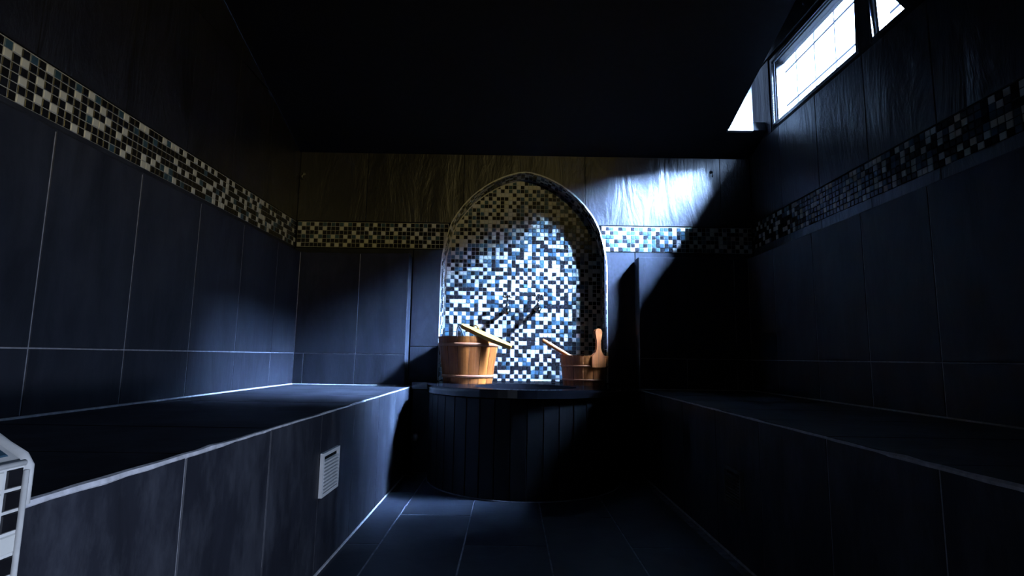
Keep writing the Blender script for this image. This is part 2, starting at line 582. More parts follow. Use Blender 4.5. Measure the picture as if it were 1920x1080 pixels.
def band(name, frame, a0, ncol, z0, grid, single, bed_mat, skip=lambda a, b: False, cut=None):
    """six rows of chips; columns for which single(c) holds become objects of their own"""
    o, u, v, n = frame
    bed = prism(name, [(a0, z0 - .001), (a0 + ncol * PITCH, z0 - .001), (a0 + ncol * PITCH, z0 + 6 * PITCH + .002), (a0, z0 + 6 * PITCH + .002)], frame, 0.0, 0.0052, bed_mat)
    structure(bed)
    if cut:
        cb_ = bmesh.new(); cut(cb_); boolean(bed, cb_)
    rest = []
    for r in range(6):
        for c in range(ncol):
            a = a0 + (c + .5) * PITCH
            b = z0 + (5 - r + .5) * PITCH
            if skip(a, b):
                continue
            w = 0.00035
            tl = Vector((random.uniform(-w, w), random.uniform(-w, w), 0)) * 20
            nn = (n + u * tl.x + v * tl.y).normalized(); uu = (u - nn * u.dot(nn)).normalized(); vv = nn.cross(uu)
            m = basis(uu, vv, nn, o + u * a + v * b + n * (0.0044 + random.uniform(-.0003, .0003)))
            if single(c):
                link('mosaic_chip', chip_mesh(KINDS[grid[r][c]]), bed, m)
            else:
                rest.append((m, grid[r][c]))
    if rest:
        chips_joined('mosaic_chips', rest, bed)
    return bed


# left wall band (whites of the nearest columns as photographed)
NL = 128
c_first = int(round((1.308 - (3.25 - NL * PITCH)) / PITCH))
given = {}
for r, whites in enumerate(([1, 5, 11], [0, 2, 9, 13], [4, 7, 11], [2, 5, 8, 12, 13], [4, 6], [2, 9, 11])):
    for c in range(14):
        given[(r, c_first + c)] = 0 if c in whites else (2 if (r * 7 + c * 3) % 9 == 0 else 1)
gl_ = pattern(NL, 6, 0.235, 0.10, 11, given)
n_vis = c_first - 1
band('trim_1', FR_LEFT, 3.25 - NL * PITCH, NL, 1.297, gl_, lambda c: n_vis <= c < n_vis + 50, 'grout_band')

# right wall band
NRr = 128
gr_ = pattern(NRr, 6, 0.26, 0.2, 23)
cfr = int((3.25 - 1.46) / PITCH)
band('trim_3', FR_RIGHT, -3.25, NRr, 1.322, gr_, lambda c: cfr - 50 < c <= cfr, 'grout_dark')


def arch_skip(a, b):
    # chips that would reach into the arch
    for da in (-.012, .012):
        for db in (-.012, .012):
            if b + db < 1.782:
                zz = b + db
                for (za, wa), (zb, wb) in zip([(0, .497)] + HALF, HALF + [(1.782, 0)]):
                    if za <= zz <= zb:
                        w = wa + (wb - wa) * (zz - za) / (zb - za)
                        if abs(a + da - NX) < w + .006:
                            return True
    return False


def arch_cut(bm_):
    prism_bm(bm_, arch_points(0.006, z0=0.40), FR_B0, -(YB + 0.152), -(YB - 0.2))


rows = ([1, 4, 11, 14, 18, 24, 26, 32], [0, 3, 6, 10, 16, 22, 25, 30], [1, 5, 13, 17, 20, 23, 28, 33], [4, 8, 11, 14, 18, 27, 29, 32],
        [3, 5, 12, 16, 21, 22, 25, 31], [0, 7, 9, 11, 15, 18, 27, 30])
given = {(r, c): (0 if c in w else (2 if (r * 5 + c * 3) % 6 == 0 else 1)) for r, w in enumerate(rows) for c in range(36)}
gb_ = pattern(36, 6, 0.25, 0.2, 5, given)
band('trim_2', FR_BACK, -1.317, 36, 1.297, gb_, lambda c: True, 'grout_band', skip=arch_skip, cut=arch_cut)

lit = ("WBMWBMWBMMWBMWMMBWMWBMW", "BWBMWWMMWBMMWBMWMWBMWBB", "MMMWWBWMMWBMBMBMBMBMWBM", "BMWBMBMMBWMWMBWMWBWBMBW", "WBMMWWBBWMBMMBMBMBWMBWB", "MWBWBMMWBMWMBMBMBWBMBMB")
lut = {'W': 0, 'B': 1, 'M': 2}
given = {(r, c): lut[s[c]] for r, s in enumerate(lit) for c in range(len(s))}
gb2 = pattern(36, 6, 0.3, 0.25, 6, given)
band('trim_4', FR_BACK, 0.556, 36, 1.297, gb2, lambda c: True, 'grout_white', skip=arch_skip, cut=arch_cut)

# ------------------------------------------------------------------ niche lined with mosaic
niche = thing('wall_niche', 'arched wall niche lined with black, white and blue-grey mosaic behind the taps', 'niche', (NX, YB + 0.14, NZ0))
ND = 0.142                                                   # depth to the mosaic
bm = bmesh.new()
op = arch_points(0.013, z0=0.50); ip = arch_points(0.006, z0=0.50)
for ring_a, ring_b in zip(range(len(op) - 1), range(1, len(op))):
    q = [op[ring_a], op[ring_b], ip[ring_b], ip[ring_a]]
    prism_bm(bm, q, FR_B0, -(YB + ND), -(YB - 0.001))
link('reveal_bed', from_bm(bm, ['grout_white']), niche)
bm = bmesh.new()
prism_bm(bm, op, FR_B0, -(YB + ND + .009), -(YB + ND))
link('back_bed', from_bm(bm, ['grout_white']), niche)

bm = bmesh.new(); bm_box(bm, NX - .496, NX + .496, YB - 0.003, YB + ND, 0.457, 0.495)
link('sill', from_bm(bm, ['granite']), niche)

poly_in = arch_points(-0.002, z0=0.497)


def clip_convex(sub, clip):
    outp = list(sub)
    n_ = len(clip)
    for i in range(n_):
        a, b = Vector(clip[i]), Vector(clip[(i + 1) % n_])
        e = b - a
        inp, outp = outp, []
        if not inp:
            return []
        s = inp[-1]
        side = lambda p: e.x * (p[1] - a.y) - e.y * (p[0] - a.x)
        for p in inp:
            if side(p) >= 0:
                if side(s) < 0:
                    t = side(s) / (side(s) - side(p)); outp.append((s[0] + (p[0] - s[0]) * t, s[1] + (p[1] - s[1]) * t))
                outp.append(p)
            elif side(s) >= 0:
                t = side(s) / (side(s) - side(p)); outp.append((s[0] + (p[0] - s[0]) * t, s[1] + (p[1] - s[1]) * t))
            s = p
    return outp


ncol, nrow = 40, 52
gn = pattern(ncol, nrow, 0.40, 0.22, 77)
FR_NB = (Vector((0, YB + ND, 0)), X, Z, -Y)
rest = []
cut_bm = [bmesh.new() for _ in KINDS]
x_start = NX - ncol / 2 * PITCH
for r in range(nrow):
    for c in range(ncol):
        a = x_start + (c + .5) * PITCH; b = 0.485 + (r + .5) * PITCH
        h = CHIP / 2
        sq = [(a - h, b - h), (a + h, b - h), (a + h, b + h), (a - h, b + h)]
        cl = clip_convex(sq, poly_in)
        if len(cl) < 3:
            continue
        area = 0.5 * abs(sum(cl[i][0] * cl[(i + 1) % len(cl)][1] - cl[(i + 1) % len(cl)][0] * cl[i][1] for i in range(len(cl))))
        k = gn[r][c]
        if area > CHIP * CHIP * 0.999:
            m = basis(X, Z, -Y, Vector((a, YB + ND - .0002 + random.uniform(-.0003, .0003), b)))
            if 12 <= c < 27 and 10 <= r < 30:
                link('mosaic_chip', chip_mesh(KINDS[k]), niche, m)
            else:
                rest.append((m, k))
        elif area > CHIP * CHIP * 0.05:
            ded = []
            for p in cl:
                if not ded or (Vector(p) - Vector(ded[-1])).length > 1e-4:
                    ded.append(p)
            if len(ded) > 2 and (Vector(ded[0]) - Vector(ded[-1])).length < 1e-4:
                ded.pop()
            if len(ded) > 2:
                prism_bm(cut_bm[k], ded, FR_NB, 0.0, CT)
chips_joined('mosaic_chips', rest, niche)
me_all = bmesh.new()
for k, b_ in enumerate(cut_bm):
    for f in b_.faces:
        f.material_index = k
    tmp = bpy.data.meshes.new('tmp'); b_.to_mesh(tmp); b_.free()
    me_all.from_mesh(tmp)
o = link('cut_chips', from_bm(me_all, list(KINDS)), niche)
o['kind'] = 'stuff'
# chips round the reveal, in rows along the arch
cells = []
outline = arch_points(0.006, z0=0.497)
rnd = random.Random(3)
acc = PITCH / 2
for i in range(len(outline) - 1):
    p, q = Vector(outline[i]), Vector(outline[i + 1])
    Ls = (q - p).length
    d = (q - p) / Ls
    while acc < Ls:
        s = p + d * acc
        u_ = Vector((d.x, 0, d.y)); n_ = Vector((-d.y, 0, d.x)); v_ = n_.cross(u_)
        for j in range(5):
            k = 0 if rnd.random() < (0.42 if j else 0.5) else (2 if rnd.random() < .3 else 1)
            m = basis(u_, v_, n_, Vector((s.x, YB - 0.003 + (j + .5) * 0.0272, s.y)) + n_ * (-0.0006 + rnd.uniform(-.0004, .0006)))
            cells.append((m, k))
        acc += PITCH
    acc -= Ls
o = chips_joined('reveal_chips', cells, niche)

# ------------------------------------------------------------------ ceiling with the slot under the windows
ca = math.atan(K)
CS, CN = Vector((0, -math.cos(ca), math.sin(ca))), Vector((0, -math.sin(ca), -math.cos(ca)))   # up the slope, facing down
FR_CEIL = (Vector((0, YB, 1.89)), X, CS, CN)
sl = lambda y: (YB - y) / math.cos(ca)
bm = bmesh.new()
prism_bm(bm, [(XL, 0.0), (XR, 0.0), (XR, sl(3.003)), (1.262, sl(3.003)), (1.262, sl(1.78)), (XR, sl(1.78)), (XR, sl(0.2)), (XL, sl(0.2))], FR_CEIL, -0.07, -0.008)
bm_box(bm, XL, XR, -1.45, 0.2, ceil_z(0), ceil_z(0) + 0.08)
ceiling = structure(link('ceiling', from_bm(bm, ['grout_dark'])))
cedges = [XL, -1.02, -0.64, -0.26, 0.12, 0.50, 0.88, 1.262]
for i, (a0, a1) in enumerate(zip(cedges[:-1], cedges[1:])):
    ys = [3.25, 2.85, 2.443, 1.90, 1.35, 0.80, 0.2] if i % 2 == 0 else [3.25, 2.66, 2.16, 1.63, 1.10, 0.55, 0.2]
    for ya, yb in zip(ys[:-1], ys[1:]):
        tile('ceiling_tile', ceiling, FR_CEIL, a0, a1, sl(ya), sl(yb), 'slate_ceiling', joint=0.003)
        ob = ceiling.children[-1] if ceiling.children else None
for f in ceiling.children:
    f.matrix_local = f.matrix_local @ Matrix.Translation((0, 0, -0.008))
for a0, a1, ya, yb in ((1.262, XR, 3.25, 3.003), (1.262, XR, 1.78, 1.0), (1.262, XR, 1.0, 0.2)):
    t_ = tile('ceiling_tile', ceiling, FR_CEIL, a0, a1, sl(ya), sl(yb), 'slate_ceiling', joint=0.002)
    t_.matrix_local = t_.matrix_local @ Matrix.Translation((0, 0, -0.008))
# shaft over the slot
bm = bmesh.new()
prism_bm(bm, [(3.003, 1.999), (3.003, 2.80), (1.70, 2.80), (1.70, 2.453)], FR_WIN, 1.20, 1.256)
bm_box(bm, 1.20, 1.60, 1.62, 3.26, 2.76, 2.82)
bm_box(bm, 1.20, 1.498, 1.68, 1.74, 2.43, 2.80)
structure(link('trim_5', from_bm(bm, ['slate_pedestal'])))
# pale rendered end of the shaft, beside the far end of the window
structure(box('trim_7', (1.257, 1.405, 2.999, 3.06, 1.9765, 2.76), 'white_render'))

# ------------------------------------------------------------------ windows
def ring_prism(bm_, poly, inset0, inset1, x0, x1):
    """frame between two inward offsets of a convex (y,z) outline"""
    def off(d):
        n_ = len(poly)
        res = []
        lines = []
        for i in range(n_):
            a, b = Vector(poly[i]), Vector(poly[(i + 1) % n_])
            e = (b - a).normalized(); nr = Vector((-e.y, e.x))
            lines.append((a + nr * d, e))
        for i in range(n_):
            (p, e), (q, f) = lines[i - 1], lines[i]
            det = e.x * -f.y + f.x * e.y
            t = ((q.x - p.x) * -f.y + f.x * (q.y - p.y)) / det
            res.append(p + e * t)
        return res
    A, B = off(inset0), off(inset1)
    for i in range(len(poly)):
        j = (i + 1) % len(poly)
        prism_bm(bm_, [A[i], A[j], B[j], B[i]], FR_WIN, x0, x1)
    return B


for n, poly in enumerate((WIN1, WIN2)):
    bm = bmesh.new()
    ring_prism(bm, poly, -0.004, 0.014, 1.496, 1.575)
    win = structure(link('window_%d' % (n + 1), from_bm(bm, ['black_frame'])))
    bm = bmesh.new(); ring_prism(bm, poly, 0.014, 0.021, 1.508, 1.56)
    link('bead', from_bm(bm, ['grey_frame']), win)
    bm = bmesh.new(); inner = ring_prism(bm, poly, 0.021, 0.032, 1.515, 1.565)
    link('sash', from_bm(bm, ['black_frame']), win)
    bm = bmesh.new(); prism_bm(bm, [tuple(p) for p in inner], FR_WIN, 1.538, 1.542)
    link('pane', from_bm(bm, ['glass']), win)

grille = thing('window_grille', 'thin iron grille of bars outside the larger bright window', 'grille', (1.66, 2.6, 1.9))
for y in (3.13, 2.96, 2.775, 2.59, 2.41, 2.23, 2.05, 1.87):
    bm = bmesh.new(); tube_bm(bm, [(1.66, y, 1.80), (1.66, y + .004, 2.1), (1.66, y - .003, 2.62)], 0.0055, 6)
    link('bar', from_bm(bm, ['rust']), grille)
for z in (1.96, 2.18, 2.395):
    bm = bmesh.new(); tube_bm(bm, [(1.66, 1.80, z), (1.66, 3.2, z)], 0.0055, 6)
    link('cross_bar', from_bm(bm, ['rust']), grille)
for z in (1.96, 2.395):
    for y in (1.83, 3.17):
        bm = bmesh.new(); tube_bm(bm, [(1.57, y, z), (1.665, y, z)], 0.003, 6)
        link('bracket', from_bm(bm, ['rust']), grille)

# outdoors, unseen: paving, plus wall and overhang added to block low and steep light
o = box('outdoor_paving', (1.6, 4.99, -5.0, 10.0, -0.3, -0.1), 'ground')
structure(o); o.name = 'trim_8'
o = box('blocker_wall', (5.0, 5.2, -5.0, 10.0, -0.3, 4.1), 'plaster')
structure(o); o.name = 'trim_9'
o = box('blocker_overhang', (1.585, 3.05, -5.0, 10.0, 4.24, 4.40), 'plaster')
structure(o); o.name = 'trim_6'

# ------------------------------------------------------------------ benches with backrests
def bench(side):
    L_ = side < 0
    if L_:
        xw, xf, xb = XL + 0.001, -0.557, -1.245
        lab = 'long black slate bench with backrest along the left wall, lit at its far end'
        slab0, slab1 = xb, -0.602
    else:
        xw, xf, xb = XR - 0.001, 0.75, 1.405
        lab = 'dark slate bench along the right wall, almost lost in shadow'
        slab0, slab1 = 0.755, xb
    s = 1 if L_ else -1
    t = thing('tiled_bench', lab, 'bench', ((xw + xf) / 2, 1.9, 0))
    y0, y1 = 0.642, 3.247
    bm_ = bmesh.new()
    lo, hi = sorted((xw, xf - s * 0.0025)); bm_box(bm_, lo, hi, y0, y1, 0.0, 0.4665)
    lo, hi = sorted((xw, xb - s * 0.0025)); bm_box(bm_, lo, hi, y0, y1, 0.462, 1.2415)
    bm_box(bm_, slab0 - .05 * (1 if L_ else -.2), slab1 + (-.006 if L_ else .05), 3.1425, y1, 0.462, 1.2415)
    link('masonry_core', from_bm(bm_, ['grout']), t)
    fx = xf - s * 0.008
    if L_:
        fr = (Vector((fx, 0, 0)), Y, Z, X); sg = 1
    else:
        fr = (Vector((fx, 0, 0)), -Y, Z, -X); sg = -1
    je = [0.642, 0.967, 1.304, 1.652, 1.995, 2.371, 2.70, 3.03, 3.25]
    for a0, a1 in zip(je[:-1], je[1:]):
        A = sorted((sg * a0, sg * a1))
        tile('front_tile', t, fr, A[0], A[1], 0.004, 0.466, 'slate_bench', joint=0.0042)
        lo, hi = sorted((xf - s * 0.004, xb))
        tile('seat_tile', t, (Vector((0, 0, 0.462)), X, Y, Z), lo, hi, a0, min(a1, 3.14), 'slate_bench', joint=0.004) if a0 < 3.1 else None
    fb = xb - s * 0.008
    frb = (Vector((fb, 0, 0)), Y, Z, X) if L_ else (Vector((fb, 0, 0)), -Y, Z, -X)
    je = [0.642, 0.70, 1.055, 1.41, 1.76, 2.11, 2.465, 2.837, 3.14]
    for a0, a1 in zip(je[:-1], je[1:]):
        A = sorted((sg * a0, sg * a1))
        tile('backrest_tile', t, frb, A[0], A[1], 0.474, 0.648, 'slate_lower', joint=0.0042)
        tile('backrest_tile', t, frb, A[0], A[1], 0.648, 1.243, 'slate_lower', joint=0.0042)
    lo, hi = sorted((xb, xw))
    tile('backrest_top_tile', t, (Vector((0, 0, 1.236)), X, Y, Z), lo, hi, y0, 3.244, 'slate_lower', joint=0.003)
    frs = (Vector((0, 3.148, 0)), X, Z, -Y)
    je = [slab0, -1.19, -0.89, slab1] if L_ else [slab0, 1.03, 1.32, slab1]
    for b0, b1 in ((0.474, 0.648), (0.648, 1.243)):
        jj = je if b0 < .6 else [je[0]] + je[2:]
        for a0, a1 in zip(jj[:-1], jj[1:]):
            tile('backrest_tile', t, frs, a0, a1, b0, b1, 'slate_lower', joint=0.0035)
    tile('backrest_top_tile', t, (Vector((0, 0, 1.236)), X, Y, Z), slab0, slab1, 3.14, 3.244, 'slate_lower', joint=0.003)
    ex = slab1 - 0.008 if L_ else slab0 + 0.008
    fre = (Vector((ex, 0, 0)), Y, Z, X) if L_ else (Vector((ex, 0, 0)), -Y, Z, -X)
    A = sorted((sg * 3.14, sg * 3.246))
    tile('backrest_end_tile', t, fre, A[0], A[1], 0.474, 1.243, 'slate_bench', joint=0.002)
    # worn pale grout along the seat edge, and beads along floor and wall
    bm_ = bmesh.new()
    ln = random.Random(5)
    ys = [0.645 + i * 0.0445 for i in range(56)]
    tube_bm(bm_, [(xf - s * (.0035 + ln.uniform(0, .001)), y, .4655 + ln.uniform(-.001, .0008)) for y in ys], [ln.uniform(.0026, .0040) if y > 1.1 else ln.uniform(.005, .0066) for y in ys], 6)
    e = link('edge_grout', from_bm(bm_, ['grout_edge']), t)
    e['label'] = 'worn pale grout line along the seat edge'
    bm_ = bmesh.new()
    tube_bm(bm_, [(xf - s * .001, 0.645, 0.002), (xf - s * .001, 3.1, 0.002)], 0.0045, 6)
    tube_bm(bm_, [(xb + s * .001, 0.645, 0.471), (xb + s * .001, 3.14, 0.471)], 0.004, 6)
    tube_bm(bm_, [(xb + s * .001, 3.139, 0.471), (slab1 if L_ else slab0, 3.139, 0.471)], 0.003, 6)
    link('grout_bead', from_bm(bm_, ['grout_edge']), t)
    return t


bench(-1)
bench(1)

# ------------------------------------------------------------------ mosaic pier at the near end of the left bench
PX, PY, PZ = -0.528, 0.620, 0.525
PP = 0.0229
pier = thing('mosaic_pier', 'low mosaic-clad pier with white rounded edge at the near end of left bench', 'pier', (-0.7, 0.4, 0))
bm = bmesh.new()
prof = [(-1.30, 0.0), (PX - .004, 0.0), (PX - .004, PZ - .006), (PX - 0.01, PZ), (-0.72, PZ + 0.112), (-1.30, PZ + 0.112)]
prism_bm(bm, prof, FR_B0, -(PY - .004), -0.10)
link('pier_core', from_bm(bm, ['grout_white']), pier)
gp = pattern(20, 24, 0.24, 0.3, 41, {(0, 0): 1, (1, 0): 1, (2, 0): 1, (3, 0): 0, (4, 0): 1, (5, 0): 1, (6, 0): 1, (0, 1): 0, (1, 1): 0, (2, 1): 2, (3, 1): 0})
for r in range(22):
    for c in range(14):
        a = PY - 0.0035 - (c + .5) * PP; b = PZ - 0.007 - (r + .5) * PP
        link('mosaic_chip', tile_mesh(.0197, .0197, CT, .0014, KINDS[gp[r][c]]), pier, basis(Y, Z, X, Vector((PX - .0062, a, b))))
sd = Vector((-0.72 - (PX - .01), 0, 0.112)).normalized()
for r in range(5):
    for c in range(14):
        k = (2, 1, 0, 1, 2)[(r + c) % 5] if (r, c) != (0, 0) else 2
        p = Vector((PX - .01, PY - .010 - (c + .5) * PP, PZ)) + sd * (0.006 + (r + .5) * PP)
        nn = sd.cross(Y); nn = nn if nn.z > 0 else -nn
        link('mosaic_chip', tile_mesh(.0197, .0197, CT, .0014, KINDS[k]), pier, basis(Y, nn.cross(Y), nn, p - nn * .002))
bm = bmesh.new()
tube_bm(bm, [(PX - .0035, PY - .002, 0.0), (PX - .0035, PY - .002, PZ - .012)], 0.0034, 8)
tube_bm(bm, [(-.551, PY + .020, 0.4705), (-.551, PY + .020, PZ - .012), (-.557, PY + .020, PZ - .003), (-.577, PY + .020, PZ + .008), (-0.72, PY + .020, PZ + .102)], 0.0075, 10)
bm_box(bm, -1.30, -.557, PY - .01, PY + .018, 0.4705, PZ - .008)
tube_bm(bm, [(PX - .006, PY - .002, PZ - .004), (PX - .006, 0.11, PZ - .004)], 0.0036, 8)
e = link('edge_bead', from_bm(bm, ['grout_white'], smooth=True), pier)
e['label'] = 'white rounded corner bead'

# ------------------------------------------------------------------ basin counter with its curved pedestal
ctr = thing('basin_counter', 'black stone basin counter on a curved pedestal of narrow strips under the niche', 'basin', (NX, 3.0, 0))
BX, BY = 0.085, 3.02


def counter_outline(r, xl, xr, yl):
    a_l = math.acos(max(-1, min(1, (yl - BY) / r)))
    pts = [(xl, YB - 0.004), (xl, yl)]
    s0 = math.asin((yl - BY) / r)
    n_ = 40
    for i in range(n_ + 1):
        a = math.pi - s0 + (math.pi + 2 * s0) * i / n_
        pts.append((BX + r * math.cos(a), BY + r * math.sin(a)))
    pts += [(xr, yl), (xr, YB - 0.004)]
    return pts


FR_UP = (Vector((0, 0, 0)), X, Y, Z)
bm = bmesh.new()
prism_bm(bm, counter_outline(0.508, -0.545, 0.735, 3.108), FR_UP, 0.0, 0.455)
link('pedestal_core', from_bm(bm, ['grout_dark']), ctr)
r_p, npc = 0.509, 24
s0 = math.asin((3.108 - BY) / r_p)
for i in range(npc):
    a = math.pi - s0 + (math.pi + 2 * s0) * (i + .5) / npc
    d = Vector((math.cos(a), math.sin(a), 0))
    w = (math.pi + 2 * s0) / npc * r_p
    tdir = Z.cross(d)
    link('pedestal_strip', tile_mesh(w - .0035, 0.448, 0.008, 0.001, 'slate_pedestal'), ctr, basis(tdir, Z, d, Vector((BX, BY, 0.226)) + d * (r_p - .002)))
for a0, a1 in ((-0.545, -0.422), (0.592, 0.735)):
    tile('pedestal_panel', ctr, (Vector((0, 3.108, 0)), X, Z, -Y), a0, a1, 0.004, 0.452, 'slate_pedestal', joint=0.003)
outl = counter_outline(0.532, -0.548, 0.738, 3.092)
bm = bmesh.new()
prism_bm(bm, outl, FR_UP, 0.457, 0.495)
slab = link('counter_top', from_bm(bm, ['granite']), ctr)
cb = bmesh.new()
prism_bm(cb, [(BX + .26 * math.cos(2 * math.pi * i / 48), 2.80 + .26 * math.sin(2 * math.pi * i / 48)) for i in range(48)], FR_UP, 0.40, 0.55)
boolean(slab, cb)
core = [c_ for c_ in ctr.children if c_.name.startswith('pedestal_core')][0]
cb = bmesh.new()
prism_bm(cb, [(BX + .272 * math.cos(2 * math.pi * i / 48), 2.80 + .272 * math.sin(2 * math.pi * i / 48)) for i in range(48)], FR_UP, 0.29, 0.50)
boolean(core, cb)
bm = bmesh.new()
prof = [(0.0, 0.33)] + [(0.262 * math.sin(t * math.pi / 2 / 8), 0.472 - 0.142 * math.cos(t * math.pi / 2 / 8)) for t in range(1, 9)] + [(0.262, 0.492), (0.268, 0.492), (0.268, 0.46), (0.2, 0.345), (0.0, 0.315)]
lathe_bm(bm, prof, (BX, 2.80, 0), seg=40)
link('basin_bowl', from_bm(bm, ['granite'], smooth=True), ctr)
bm = bmesh.new()
lathe_bm(bm, [(0.0, 0.334), (0.022, 0.334), (0.026, 0.331), (0.026, 0.328)], (BX, 2.80, 0), seg=20)
link('drain_cover', from_bm(bm, ['chrome']), ctr)
bm = bmesh.new()
tube_bm(bm, [(-0.545, 3.099, 0.002), (-0.424, 3.097, 0.002)] + [(BX + .517 * math.cos(a), BY + .517 * math.sin(a), 0.002) for a in [math.pi + math.pi * i / 30 for i in range(31)]], 0.0032, 6)
link('grout_bead', from_bm(bm, ['grout_floor']), ctr)

# ------------------------------------------------------------------ valve knob low beside the pedestal
vk = thing('valve_knob', 'small round dull metal valve knob low in the corner between left bench and basin', 'valve', (-0.517, 3.098, 0.193))
bm = bmesh.new(); lathe_bm(bm, [(0.0, 0.0), (0.016, 0.0), (0.016, 0.004), (0.008, 0.006), (0.008, 0.022), (0.0, 0.022)], (-0.517, 3.099, 0.193), axis=(0, -1, 0), seg=20)
link('escutcheon', from_bm(bm, ['dull_metal'], smooth=False), vk)
bm = bmesh.new(); lathe_bm(bm, [(0.0, 0.020), (0.018, 0.020), (0.024, 0.026), (0.024, 0.036), (0.016, 0.044), (0.0, 0.046)], (-0.517, 3.099, 0.193), axis=(0, -1, 0), seg=20)
link('knob', from_bm(bm, ['dull_metal'], smooth=True), vk)
bm = bmesh.new(); tube_bm(bm, [(-0.506, 3.064, 0.212), (-0.499, 3.060, 0.226)], [0.0045, 0.006], 8)
link('lever', from_bm(bm, ['chrome'], smooth=True), vk)

# ------------------------------------------------------------------ taps on the niche wall
def tap(x, zb, label):
    t = thing('wall_tap', label, 'tap', (x, YB + ND - .005, zb), 'chrome taps on the niche wall')
    yw = YB + ND - 0.004
    bm_ = bmesh.new(); lathe_bm(bm_, [(0.0, 0.0), (0.026, 0.0), (0.024, 0.006), (0.012, 0.011), (0.0, 0.011)], (x, yw, zb), axis=(0, -1, 0), seg=20)
    link('escutcheon', from_bm(bm_, ['chrome'], smooth=True), t)
    bm_ = bmesh.new()
    tube_bm(bm_, [(x, yw - .006, zb), (x, yw - .05, zb), (x, yw - .075, zb), (x, yw - .098, zb - .004), (x, yw - .110, zb - .018), (x, yw - .113, zb - .040)],
            [.011, .011, .0175, .014, .0125, .0115], 12)
    link('spout', from_bm(bm_, ['chrome'], smooth=True), t)
    bm_ = bmesh.new()
    lathe_bm(bm_, [(0.0, 0.0), (0.013, 0.0), (0.013, 0.012), (0.009, 0.018), (0.006, 0.022), (0.006, 0.062), (0.0, 0.062)], (x, yw - .072, zb + .008), seg=14)
    link('stem', from_bm(bm_, ['chrome'], smooth=True), t)
    bm_ = bmesh.new()
    hz = zb + .074
    ang = 0.5 if x < .1 else 0.2
    for k in range(4):
        a = ang + k * math.pi / 2
        d = Vector((math.cos(a), math.sin(a), 0))
        c_ = Vector((x, yw - .072, hz))
        tube_bm(bm_, [c_, c_ + d * .014, c_ + d * .025, c_ + d * .034], [.006, .0052, .0092, .006], 10)
    lathe_bm(bm_, [(0.0, -0.008), (0.009, -0.008), (0.010, 0.004), (0.006, 0.010), (0.0, 0.012)], (x, yw - .072, hz), seg=12)
    link('cross_handle', from_bm(bm_, ['chrome'], smooth=True), t)
    return t


tap(-0.018, 0.940, 'left chrome cross-handle tap on the mosaic, above the big bucket')
tap(0.174, 0.950, 'right chrome cross-handle tap on the mosaic, nearer the small bucket')

# ------------------------------------------------------------------ buckets
def bucket(name, label, cx_, cy_, zb, r0, r1, h, n, hoops, long_stave=None, phase=0.0):
    t = thing(name, label, 'bucket', (cx_, cy_, zb), None)
    th = 0.014
    for i in range(n):
        a0 = phase + 2 * math.pi * i / n; a1 = phase + 2 * math.pi * (i + 1) / n
        g = 0.0012
        bm_ = bmesh.new()
        seg = 4
        top = h
        rings = []
        hs = [0.0, h * .33, h * .66, top]
        rr = lambda z: r0 + (r1 - r0) * z / h
        bulge = 0.0012
        for zi in hs:
            outr, inr = [], []
            for s in range(seg + 1):
                f = s / seg
                a = a0 + (a1 - a0) * f
                ga = g / rr(zi) * (1 - 2 * f)
                ro = rr(zi) + bulge * math.sin(math.pi * f)
                outr.append(bm_.verts.new((ro * math.cos(a + ga), ro * math.sin(a + ga), zi)))
                inr.append(bm_.verts.new(((rr(zi) - th) * math.cos(a + ga), (rr(zi) - th) * math.sin(a + ga), zi)))
            rings.append((outr, inr))
        for (o0, i0), (o1, i1) in zip(rings[:-1], rings[1:]):
            for s in range(seg):
                bm_.faces.new((o0[s], o0[s + 1], o1[s + 1], o1[s])); bm_.faces.new((i0[s + 1], i0[s], i1[s], i1[s + 1]))
            bm_.faces.new((o0[0], o1[0], i1[0], i0[0])); bm_.faces.new((o0[seg], i0[seg], i1[seg], o1[seg]))
        for (oo, ii) in (rings[0], rings[-1]):
            for s in range(seg):
                bm_.faces.new((oo[s], oo[s + 1], ii[s + 1], ii[s]))
        link('stave', from_bm(bm_, ['wood']), t, Matrix.Translation((cx_, cy_, zb)))
    bm_ = bmesh.new()
    lathe_bm(bm_, [(0.0, 0.012), (r0 - th + .001, 0.012), (r0 - th + .001, 0.026), (0.0, 0.026)], (0, 0, 0), seg=32)
    link('bottom_board', from_bm(bm_, ['wood_inner']), t, Matrix.Translation((cx_, cy_, zb)))
    for zc, hh, tt in hoops:
        bm_ = bmesh.new()
        rr0 = r0 + (r1 - r0) * (zc - hh / 2) / h; rr1 = r0 + (r1 - r0) * (zc + hh / 2) / h
        rg = lathe_bm(bm_, [(rr0 + .0005, zc - hh / 2), (rr0 + tt * .8, zc - hh / 2), (rr0 / 2 + rr1 / 2 + tt, zc), (rr1 + tt * .8, zc + hh / 2), (rr1 + .0005, zc + hh / 2), (rr0 + .0005, zc - hh / 2)], (0, 0, 0), seg=40)
        bmesh.ops.remove_doubles(bm_, verts=bm_.verts, dist=1e-5)
        link('hoop', from_bm(bm_, ['hoop'], smooth=True), t, Matrix.Translation((cx_, cy_, zb)))
    return t


BL = (-0.236, 3.12)
bl = bucket('wooden_bucket', 'large honey-coloured wooden bucket on the left of the counter', BL[0], BL[1], 0.495, 0.139, 0.174, 0.258, 16,
            [(0.040, 0.016, 0.005), (0.214, 0.018, 0.005)], phase=0.1)
BR = (0.425, 3.085)
br = bucket('wooden_bucket', 'small wooden bucket with an upright stave handle on the right of the counter', BR[0], BR[1], 0.495, 0.118, 0.135, 0.163, 14,
            [(0.030, 0.010, 0.005), (0.105, 0.010, 0.005)], phase=0.05)
